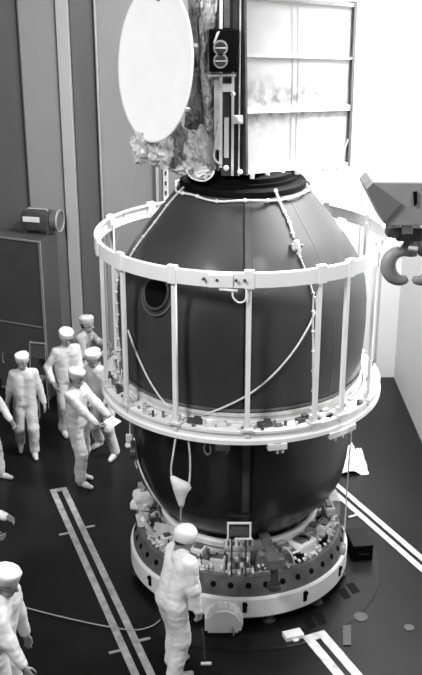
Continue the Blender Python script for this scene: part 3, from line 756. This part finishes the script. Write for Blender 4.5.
# choose depth so that it stays in front of the wall
obj('body', box(BM(), (-Wc/2, Dc/2, Hc/2), (Wc, Dc, Hc), bev=.012), M['cab'], cb)
for z0, z1, x0, x1 in ((1.32,Hc-.05,-1.0,-.05),(.06,1.28,-1.0,-.05)):
    d_ = obj('door', box(BM(), ((x0+x1)/2, -.012, (z0+z1)/2), (x1-x0, .024, z1-z0), bev=.006), M['cab'], cb)
    obj('door_edge', box(BM(), ((x0+x1)/2, -.026, z0+.012), (x1-x0, .008, .022)), M['cabedge'], d_)
    obj('handle', tube(BM(), [(-.9,-.02,z0+.5),(-.9,-.06,z0+.5),(-.9,-.06,z0+.66),(-.9,-.02,z0+.66)], .010, 8), M['cabedge'], d_)
obj('corner_trim', box(BM(), (-.012, -.02, Hc/2), (.045, .03, Hc), bev=.006), M['cabedge'], cb)
obj('top_trim', box(BM(), (-Wc/2, -.015, Hc-.015), (Wc, .03, .035), bev=.006), M['cabedge'], cb)
# lamp / projector on the cabinet
c_ = P(44,234,Hc+.001)
pj = thing('film_projector', 'grey rounded lamp housing with a bright window on the tall cabinet', 'projector', (c_.x-.02, c_.y+.10, Hc+.001), R_(-14))
b = BM(); box(b, (-.08,0,.22), (.52,.34,.32), bev=.06); obj('housing', b, M['steelD'], pj, autos=40)
b = BM(); tube(b, [(.18,0,.22),(.30,0,.22)], .17, 28); dr = obj('drum', b, M['steel'], pj, autos=30)
obj('drum_ring', lathe(BM(), [(.17,-.01),(.185,-.01),(.185,.02),(.17,.02)], 32, closed=True), M['steelL'], dr).matrix_local = Matrix.Translation((.30,0,.22)) @ Matrix.Rotation(PI/2,4,'Y')
b = BM(); box(b, (-.14,-.172,.26), (.30,.012,.09), bev=.004); obj('window', b, M['white'], pj)
b = BM(); tube(b, [(-.28,0,.37),(-.26,0,.405),(.08,0,.405),(.10,0,.37)], .014, 8); obj('handle', b, M['steelL'], pj)
for x in (-.28,.12):
    for y in (-.12,.12): obj('foot', cyl(BM(), (x,y,0), (x,y,.08), .025, n=10), M['steelD'], pj)
# folding chair in front of cabinet
cc = P(40, 404, 0)
ch = thing('metal_chair', 'thin framed metal chair standing before the tall cabinet', 'chair', (cc.x, cc.y-.36, 0), R_(-14)); ch.scale = (.75,.9,1.35)
for x in (-.19,.19):
    obj('back_frame', tube(BM(), [(x,.22,.01),(x,.18,.45),(x,.24,.88)], .013, 8), M['cabedge'], ch)
    obj('leg', tube(BM(), [(x,-.22,.01),(x,-.18,.45)], .013, 8), M['cabedge'], ch)
obj('top_rail', tube(BM(), [(-.19,.24,.88),(.19,.24,.88)], .013, 8), M['cabedge'], ch)
obj('backrest', box(BM(), (0,.232,.76), (.37,.015,.16), Matrix.Rotation(-.12,3,'X'), bev=.004), M['cab'], ch)
obj('seat', box(BM(), (0,0,.455), (.40,.40,.025), bev=.008), M['steel'], ch)

# ================================================================== PEOPLE
def sgrid(prims, h, k, pad=.05):
    lo = np.min([np.minimum(np.array(p[0])-p[2], np.array(p[1])-p[3]) for p in prims], axis=0)-pad
    hi = np.max([np.maximum(np.array(p[0])+p[2], np.array(p[1])+p[3]) for p in prims], axis=0)+pad
    n = np.ceil((hi-lo)/h).astype(int)+1
    X, Y, Z = np.meshgrid(*[lo[i]+h*np.arange(n[i]) for i in range(3)], indexing='ij')
    Fd = np.full(X.shape, .2, dtype=np.float64)
    for p in prims:
        a, b, ra, rb = np.array(p[0],float), np.array(p[1],float), p[2], p[3]
        kk = p[4] if len(p) > 4 else k
        op = p[5] if len(p) > 5 else 1
        m_ = max(ra,rb)+.15
        l_ = np.minimum(a,b)-m_; h_ = np.maximum(a,b)+m_
        i0 = np.clip(np.floor((l_-lo)/h).astype(int),0,n); i1 = np.clip(np.ceil((h_-lo)/h).astype(int)+1,0,n)
        sl = tuple(slice(i0[i], i1[i]) for i in range(3))
        ab = b-a; L = max(ab.dot(ab), 1e-9)
        dx, dy, dz = X[sl]-a[0], Y[sl]-a[1], Z[sl]-a[2]
        t = np.clip((dx*ab[0]+dy*ab[1]+dz*ab[2])/L, 0, 1)
        d = np.sqrt((dx-t*ab[0])**2+(dy-t*ab[1])**2+(dz-t*ab[2])**2)-(ra+(rb-ra)*t)
        f = Fd[sl]
        if op > 0:
            hh = np.clip(.5+.5*(f-d)/kk, 0, 1); Fd[sl] = f*(1-hh)+d*hh-kk*hh*(1-hh)
        else:
            hh = np.clip(.5-.5*(f+d)/kk, 0, 1); Fd[sl] = f*(1-hh)-d*hh+kk*hh*(1-hh)
    return Fd, lo
def nets(Fd, lo, h):
    S = Fd < 0; nx, ny, nz = Fd.shape
    cor = [(i,j,k) for i in (0,1) for j in (0,1) for k in (0,1)]
    cnt = np.zeros((nx-1,ny-1,nz-1), int)
    for i,j,k in cor: cnt += S[i:nx-1+i, j:ny-1+j, k:nz-1+k]
    act = (cnt > 0) & (cnt < 8)
    idx = -np.ones(act.shape, int); idx[act] = np.arange(act.sum())
    ci = np.argwhere(act); acc = np.zeros((len(ci),3)); num = np.zeros(len(ci))
    for a in cor:
        for ax in range(3):
            if a[ax]: continue
            bq = list(a); bq[ax] = 1
            fa = Fd[ci[:,0]+a[0], ci[:,1]+a[1], ci[:,2]+a[2]]; fb = Fd[ci[:,0]+bq[0], ci[:,1]+bq[1], ci[:,2]+bq[2]]
            m_ = (fa < 0) != (fb < 0); t = np.where(m_, fa/np.where(m_, fa-fb, 1), 0)
            p = np.tile(np.array(a, float), (len(ci),1)); p[:,ax] += t
            acc += p*m_[:,None]; num += m_
    V = (ci+acc/num[:,None])*h+lo
    Q4 = []
    for ax in range(3):
        o1, o2 = [x for x in range(3) if x != ax]
        A = S.take(range(Fd.shape[ax]-1), ax); B = S.take(range(1,Fd.shape[ax]), ax)
        e = np.argwhere(A != B)
        e = e[(e[:,o1] > 0) & (e[:,o2] > 0) & (e[:,o1] < Fd.shape[o1]-1) & (e[:,o2] < Fd.shape[o2]-1)]
        fl_ = A[e[:,0],e[:,1],e[:,2]]
        def c_(d1, d2):
            g = e.copy(); g[:,o1] -= d1; g[:,o2] -= d2; return idx[g[:,0],g[:,1],g[:,2]]
        qd = np.stack([c_(1,1), c_(0,1), c_(0,0), c_(1,0)], 1)
        if ax == 1: fl_ = ~fl_
        qd[~fl_] = qd[~fl_][:, ::-1]
        Q4.append(qd)
    return V, np.concatenate(Q4)
def sdf_mesh(prims, h, k): 
    Fd, lo = sgrid(prims, h, k); return nets(Fd, lo, h)
def mesh_obj(name, parts, m, parent):
    V = np.concatenate([p[0] for p in parts]); off = 0; Fs = []
    for p in parts: Fs.append(p[1]+off); off += len(p[0])
    Fa = np.concatenate(Fs)
    me = bpy.data.meshes.new(name); me.from_pydata(V.tolist(), [], Fa.tolist()); me.materials.append(m)
    me.polygons.foreach_set('use_smooth', [True]*len(me.polygons)); me.update()
    o = bpy.data.objects.new(name, me); C.objects.link(o); o.parent = parent; return o
def xf(part, Mx):
    V = part[0]; Mn = np.array(Mx); return (V @ Mn[:3,:3].T + Mn[:3,3], part[1])
# head: face towards -Y, origin at centre of the skull
HEAD = sdf_mesh([((0,.012,.035),(0,.012,.035),.094,.094),((0,-.02,-.01),(0,-.028,-.045),.074,.062),((0,-.05,-.085),(0,-.065,-.095),.030,.024,.03),
    ((-.03,-.04,-.07),(.03,-.04,-.07),.035,.035,.03),
    ((0,-.092,.012),(0,-.113,-.025),.010,.014,.014),((-.012,-.10,-.03),(.012,-.10,-.03),.009,.009,.01),
    ((-.072,.0,.012),(-.05,-.07,.025),.02,.02,.02),((.072,.0,.012),(.05,-.07,.025),.02,.02,.02),
    ((-.032,-.102,.006),(-.032,-.102,.006),.013,.013,.012,-1),((.032,-.102,.006),(.032,-.102,.006),.013,.013,.012,-1),
    ((-.032,-.083,.006),(-.032,-.083,.006),.012,.012,.004),((.032,-.083,.006),(.032,-.083,.006),.012,.012,.004),
    ((-.02,-.093,-.052),(.02,-.093,-.052),.008,.008,.008),((-.022,-.103,-.0515),(.022,-.103,-.0515),.003,.003,.006,-1),
    ((-.086,.012,.0),(-.092,.02,.03),.012,.016,.008),((.086,.012,.0),(.092,.02,.03),.012,.016,.008),
    ((0,.03,-.04),(0,.03,-.13),.056,.055,.04)], .0065, .035)
HAIR = sdf_mesh([((0,.020,.038),(0,.020,.038),.098,.098),((0,.04,.0),(0,.045,-.035),.080,.060),((-.07,.03,-.02),(.07,.03,-.02),.03,.03),((0,-.12,-.04),(0,-.10,.05),.075,.062,.01,-1),((-.09,.0,-.08),(.09,.0,-.08),.05,.05,.01,-1)], .008, .02)
# hand pointing down (-Z) from the wrist, palm faces +X*side ; thumb forward (-Y)
def hand(curl, grip=False):
    pr = [((0,0,.0),(0,0,-.035),.026,.024),((0,.018,-.03),(0,.024,-.085),.018,.015),((0,-.018,-.03),(0,-.024,-.085),.018,.015),((0,0,-.03),(0,0,-.088),.019,.015)]
    for i, (y, L) in enumerate(((-.028,.070),(-.0095,.080),(.0095,.075),(.027,.058))):
        p = Vector((0, y, -.088)); a = R_(10)
        for s, fr_ in enumerate((.45,.32,.23)):
            a += curl*(1 if s else .6)
            n_ = p+Vector((math.sin(a)*L*fr_, y*.08, -math.cos(a)*L*fr_)); pr.append((tuple(p), tuple(n_), .0092-.0008*s, .0085-.0008*s, .004)); p = n_
    t0 = Vector((.004,-.022,-.025)); t1 = t0+Vector((.012,-.028,-.028)); t2 = t1+Vector((.014 if grip else .008,-.006,-.030)); t3 = t2+Vector((.012 if grip else .003,.004,-.020))
    pr += [(tuple(t0),tuple(t1),.014,.011,.008),(tuple(t1),tuple(t2),.010,.009,.004),(tuple(t2),tuple(t3),.009,.008,.004)]
    return sdf_mesh(pr, .0045, .012)
HAND = {'relaxed': hand(R_(18)), 'grip': hand(R_(55), True)}
SHOE = sdf_mesh([((0,.06,.055),(0,.055,.09),.045,.047),((0,.06,.04),(0,-.04,.04),.040,.042),((0,-.04,.038),(0,-.15,.034),.045,.034),((0,.06,.01),(0,.06,.01),.035,.035),((-.3,0,-.062),(.3,0,-.062),.062,.062,.004,-1),((0,-.3,-.5),(0,.3,-.5),.5,.5,.004,-1)], .008, .03)
def ik(a, b, l1, l2, hint):
    a, b = Vector(a), Vector(b); d = b-a; L = min(d.length, (l1+l2)*.998); dn_ = d.normalized()
    b = a+dn_*L; x = (l1*l1-l2*l2+L*L)/(2*L); y = math.sqrt(max(l1*l1-x*x, 0))
    hv = Vector(hint); hv = (hv-dn_*hv.dot(dn_)).normalized()
    return a+dn_*x+hv*y, b
def person(label, foot_px, yaw, feet=((-.10,0),(.10,0)), hands=((-.27,-.06,.80),(.27,-.06,.80)), lean=0.0, side=0.0, pelvis=.96, turn=0.0, nod=0.0, tilt=0.0,
           grip=('relaxed','relaxed'), cloth='cotton', capm='cottonW', hair=True, scale=1.0, shoe='shoe', seed=0, cap_style='flat', elbow=((-.5,.8,-.2),(.5,.8,-.2)), capname='cap', world=None, cap_tilt=0.0, heel=(0,0), group=None, bulk=1.0):
    g = world if world else P(*foot_px)
    root = thing('person', label, 'person', (g.x, g.y, .0), yaw, group); root.scale = (scale,)*3
    pel = Vector((side*.2, 0, pelvis))
    Rl = Matrix.Rotation(lean,3,'X').to_3x3() @ Matrix.Rotation(side,3,'Y')   # lean forward (towards -Y)
    def sp(x, y, t): return pel + Rl @ Vector((x, y, t))
    shL, shR = sp(-.165,0,.49), sp(.165,0,.49)
    neck0, neck1 = sp(0,.01,.53), sp(0,-.005,.62)
    hpL, hpR = pel+Vector((-.09,0,-.02)), pel+Vector((.09,0,-.02))
    fL = Vector((feet[0][0], feet[0][1], .085+heel[0])); fR = Vector((feet[1][0], feet[1][1], .085+heel[1]))
    knL, anL = ik(hpL, fL, .44, .43, (-.08,-1,0)); knR, anR = ik(hpR, fR, .44, .43, (.08,-1,0))
    elL, wrL = ik(shL, hands[0], .29, .26, elbow[0]); elR, wrR = ik(shR, hands[1], .29, .26, elbow[1])
    T = tuple
    body = [(T(sp(-.07,0,.08)),T(sp(.07,0,.08)),.11,.11),(T(sp(-.05,0,.1)),T(sp(-.08,0,.40)),.095,.105),(T(sp(.05,0,.1)),T(sp(.08,0,.40)),.095,.105),
            (T(shL),T(shR),.06,.06),(T(neck0),T(neck1),.058,.052),
            (T(hpL),T(knL),.085,.056),(T(knL),T(anL),.054,.036),(T(hpR),T(knR),.085,.056),(T(knR),T(anR),.054,.036),
            (T(shL),T(elL),.052,.040),(T(elL),T(wrL),.038,.026),(T(shR),T(elR),.052,.040),(T(elR),T(wrR),.038,.026)]
    parts = [sdf_mesh(body, .016, .04)]
    hp = neck1+Vector((0,-.012,.075)) + Rl @ Vector((0,-.0,.0))
    Mh = Matrix.Translation(hp) @ Matrix.Rotation(turn,4,'Z') @ Matrix.Rotation(nod,4,'X') @ Matrix.Rotation(tilt,4,'Y')
    parts.append(xf(HEAD, Mh))
    for s, (el, wr, gk) in enumerate(((elL,wrL,grip[0]),(elR,wrR,grip[1]))):
        d = (wr-el).normalized(); z = -d
        xax = Vector((1 if s == 0 else -1, 0, 0)); xax = (xax-z*xax.dot(z)).normalized() if abs(xax.dot(z)) < .97 else Vector((0,0,-1))
        yax = z.cross(xax)
        if s == 1:   # right hand is the mirror image: palm faces -x, thumb still forward
            Mr = Matrix((( xax.x,-yax.x,z.x),(xax.y,-yax.y,z.y),(xax.z,-yax.z,z.z))).to_4x4()
            V = HAND[gk][0].copy(); hm = (V, HAND[gk][1][:, ::-1])
        else:
            Mr = Matrix(((xax.x,yax.x,z.x),(xax.y,yax.y,z.y),(xax.z,yax.z,z.z))).to_4x4(); hm = HAND[gk]
        parts.append(xf(hm, Matrix.Translation(wr) @ Mr))
    mesh_obj('body', parts, M['skin'], root)
    # coverall
    wL = wrL-(wrL-elL).normalized()*.015; wR = wrR-(wrR-elR).normalized()*.015
    cv = [(T(sp(-.07,.0,-.03)),T(sp(.07,.0,-.03)),.120,.120,.014),(T(sp(-.06,0,.03)),T(sp(-.085,0,.42)),.130,.118),(T(sp(.06,0,.03)),T(sp(.085,0,.42)),.130,.118),
          (T(shL),T(shR),.068,.068),(T(sp(-.08,0,.50)),T(sp(.08,0,.50)),.072,.072),(T(sp(0,.015,.50)),T(sp(0,.01,.565)),.09,.066,.03),
          (T(hpL),T(knL),.112*bulk,.090*bulk,.014),(T(knL),T(anL+Vector((0,0,.02))),.090*bulk,.078*bulk),(T(hpR),T(knR),.112*bulk,.090*bulk,.014),(T(knR),T(anR+Vector((0,0,.02))),.090*bulk,.078*bulk),
          (T(shL),T(elL),.070*bulk,.064*bulk),(T(elL),T(wL),.064*bulk,.048),(T(shR),T(elR),.070*bulk,.064*bulk),(T(elR),T(wR),.064*bulk,.048)]
    V, Fq = sdf_mesh(cv, .015, .035)
    sd = seed*13.7
    for i in range(len(V)):
        v = Vector(V[i]); n1 = noise.noise(Vector((v.x*6+sd, v.y*6, v.z*7+sd))); n2 = noise.noise(Vector((v.x*14, v.y*14+sd, v.z*22)))
        ctr = pel if v.z > .8 else Vector((v.x,v.y,v.z))
        dxy = Vector((v.x-pel.x, v.y, 0)); dxy = dxy.normalized() if dxy.length > .01 else dxy
        V[i] += np.array(dxy*(n1*.014+n2*.006))+np.array((0,0,n2*.006))
    cvo = mesh_obj('coverall', [(V, Fq)], M[cloth], root)
    # belt seam, breast pocket
    # shoes
    for an, kn, s in ((anL,knL,-1),(anR,knR,1)):
        Ms = Matrix.Translation((an.x, an.y-.05, an.z-.085)) @ Matrix.Rotation(R_(8)*s,4,'Z')
        if an.z > .12: Ms = Matrix.Translation((an.x, an.y-.02, an.z-.06)) @ Matrix.Rotation(R_(25),4,'X')
        mesh_obj('shoe', [xf(SHOE, Ms)], M[shoe], root)
    if hair: mesh_obj('hair', [xf(HAIR, Mh)], M['hair'], root)
    b = BM()
    if cap_style == 'flat':
        lathe(b, [(.103,.035),(.108,.04),(.112,.10),(.118,.125),(.105,.145),(.06,.152),(0,.154)], 32)
    else:
        lathe(b, [(.108,.0),(.114,.01),(.117,.06),(.112,.10),(.09,.135),(.05,.152),(0,.156)], 32)
    for v in b.verts:
        k = noise.noise(v.co*22+Vector((sd,0,0))); v.co *= 1+.05*k; v.co.y = v.co.y*1.08+.008
    b.transform(Mh @ Matrix.Rotation(R_(-8)+cap_tilt,4,'X'))
    co = obj(capname, b, M[capm], root, smooth=True); s = co.modifiers.new('s','SOLIDIFY'); s.thickness = .006
    return root, wrL, wrR

# yaw 0 faces the camera (-Y); +90 deg faces +X
person('worker in white coveralls and round cap seen from behind at the stand', (173,674), R_(125), feet=((-.12,.06),(.10,-.06)), hands=((-.27,-.16,.80),(.24,-.36,.98)), bulk=1.12,
       elbow=((-.5,.8,-.2),(.25,-.1,-1)), lean=R_(15), turn=R_(-25), nod=R_(18), cloth='cottonW', cap_style='dome', seed=1, grip=('grip','grip'), scale=1.0)
person('worker walking towards the camera beside the cabinet, head bowed', (29,453), R_(10), feet=((-.13,.16),(.10,-.10)), hands=((-.30,.10,.84),(.32,-.06,.86)), nod=R_(16), turn=R_(-14), seed=2, scale=.93, heel=(.05,0), shoe='shoe')
person('worker in profile with grey cap holding papers out, nearest of the huddle', (81,482), R_(62), feet=((-.09,-.06),(.10,.10)), hands=((-.16,-.44,1.12),(.14,-.46,1.10)), nod=R_(18), seed=3, capm='cotton', scale=1.0, elbow=((-.4,.6,-.6),(.4,.6,-.6)), grip=('grip','grip'))
person('worker in white cap behind the papers holder, striding with feet apart', (108,451), R_(-25), feet=((-.22,.12),(.20,-.12)), hands=((-.22,-.26,.98),(.20,-.34,1.02)), lean=R_(10), nod=R_(20), seed=4, scale=1.0, pelvis=.90, side=R_(-8), turn=R_(-20))
person('worker in tall white cap facing the cage, leftmost of the huddle', (70,432), R_(28), feet=((-.11,.0),(.11,.05)), hands=((-.30,-.18,1.02),(.10,-.32,1.02)), nod=R_(24), seed=5, scale=1.0, cap_style='flat', lean=R_(4))
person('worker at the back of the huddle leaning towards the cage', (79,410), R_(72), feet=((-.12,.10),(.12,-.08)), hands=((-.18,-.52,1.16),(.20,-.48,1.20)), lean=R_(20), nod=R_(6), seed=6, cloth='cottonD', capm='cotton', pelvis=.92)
person('worker mostly cut off at the left edge beside the walking one', (-11,478), R_(60), feet=((-.12,.05),(.12,-.14)), hands=((-.22,-.30,.96),(.24,-.32,.98)), lean=R_(10), seed=7, cloth='cotton', scale=.95)
person('worker in bleached coveralls at the bottom left corner, bending over', (5,730), R_(75), feet=((-.12,.0),(.14,.05)), hands=((-.2,-.4,.85),(.3,-.14,.85)), lean=R_(12), nod=R_(20), seed=8, cloth='cottonW', cap_style='flat', scale=1.08, bulk=1.15)
person('worker in bleached coveralls at the left edge behind the one in the corner', (-26,615), R_(80), feet=((-.12,.05),(.12,-.1)), hands=((-.2,-.40,1.22),(.2,-.42,1.25)), seed=9, cloth='cottonW')
# papers in the hand of the huddle's nearest man
pp = P(81,482); a = R_(62)
hp_ = pp+Matrix.Rotation(a,3,'Z') @ Vector((0,-.60,1.12))
pa = thing('paper_sheet', 'white paper sheets held by the worker in profile', 'paper', hp_, a)
b = BM(); box(b, (0,0,0), (.22,.16,.006), Matrix.Rotation(R_(18),3,'X')); obj('sheet', b, M['paper'], pa)
# small tool held by the front worker
pf = P(173,674)
tl = thing('hand_cable', 'thin dark cord dangling from the front worker hand', 'cord')
hq = pf+Matrix.Rotation(R_(125),3,'Z') @ Vector((-.28,-.19,.69))
obj('cord', tube(BM(), [hq, hq+Vector((.02,0,-.2)), hq+Vector((.03,-.02,-.42))], .008, 8, 5), M['steelD'], tl)
obj('plug', cyl(BM(), hq+Vector((-.01,-.02,-.44)), hq+Vector((.10,-.03,-.43)), .02, n=12), M['steelL'], tl)
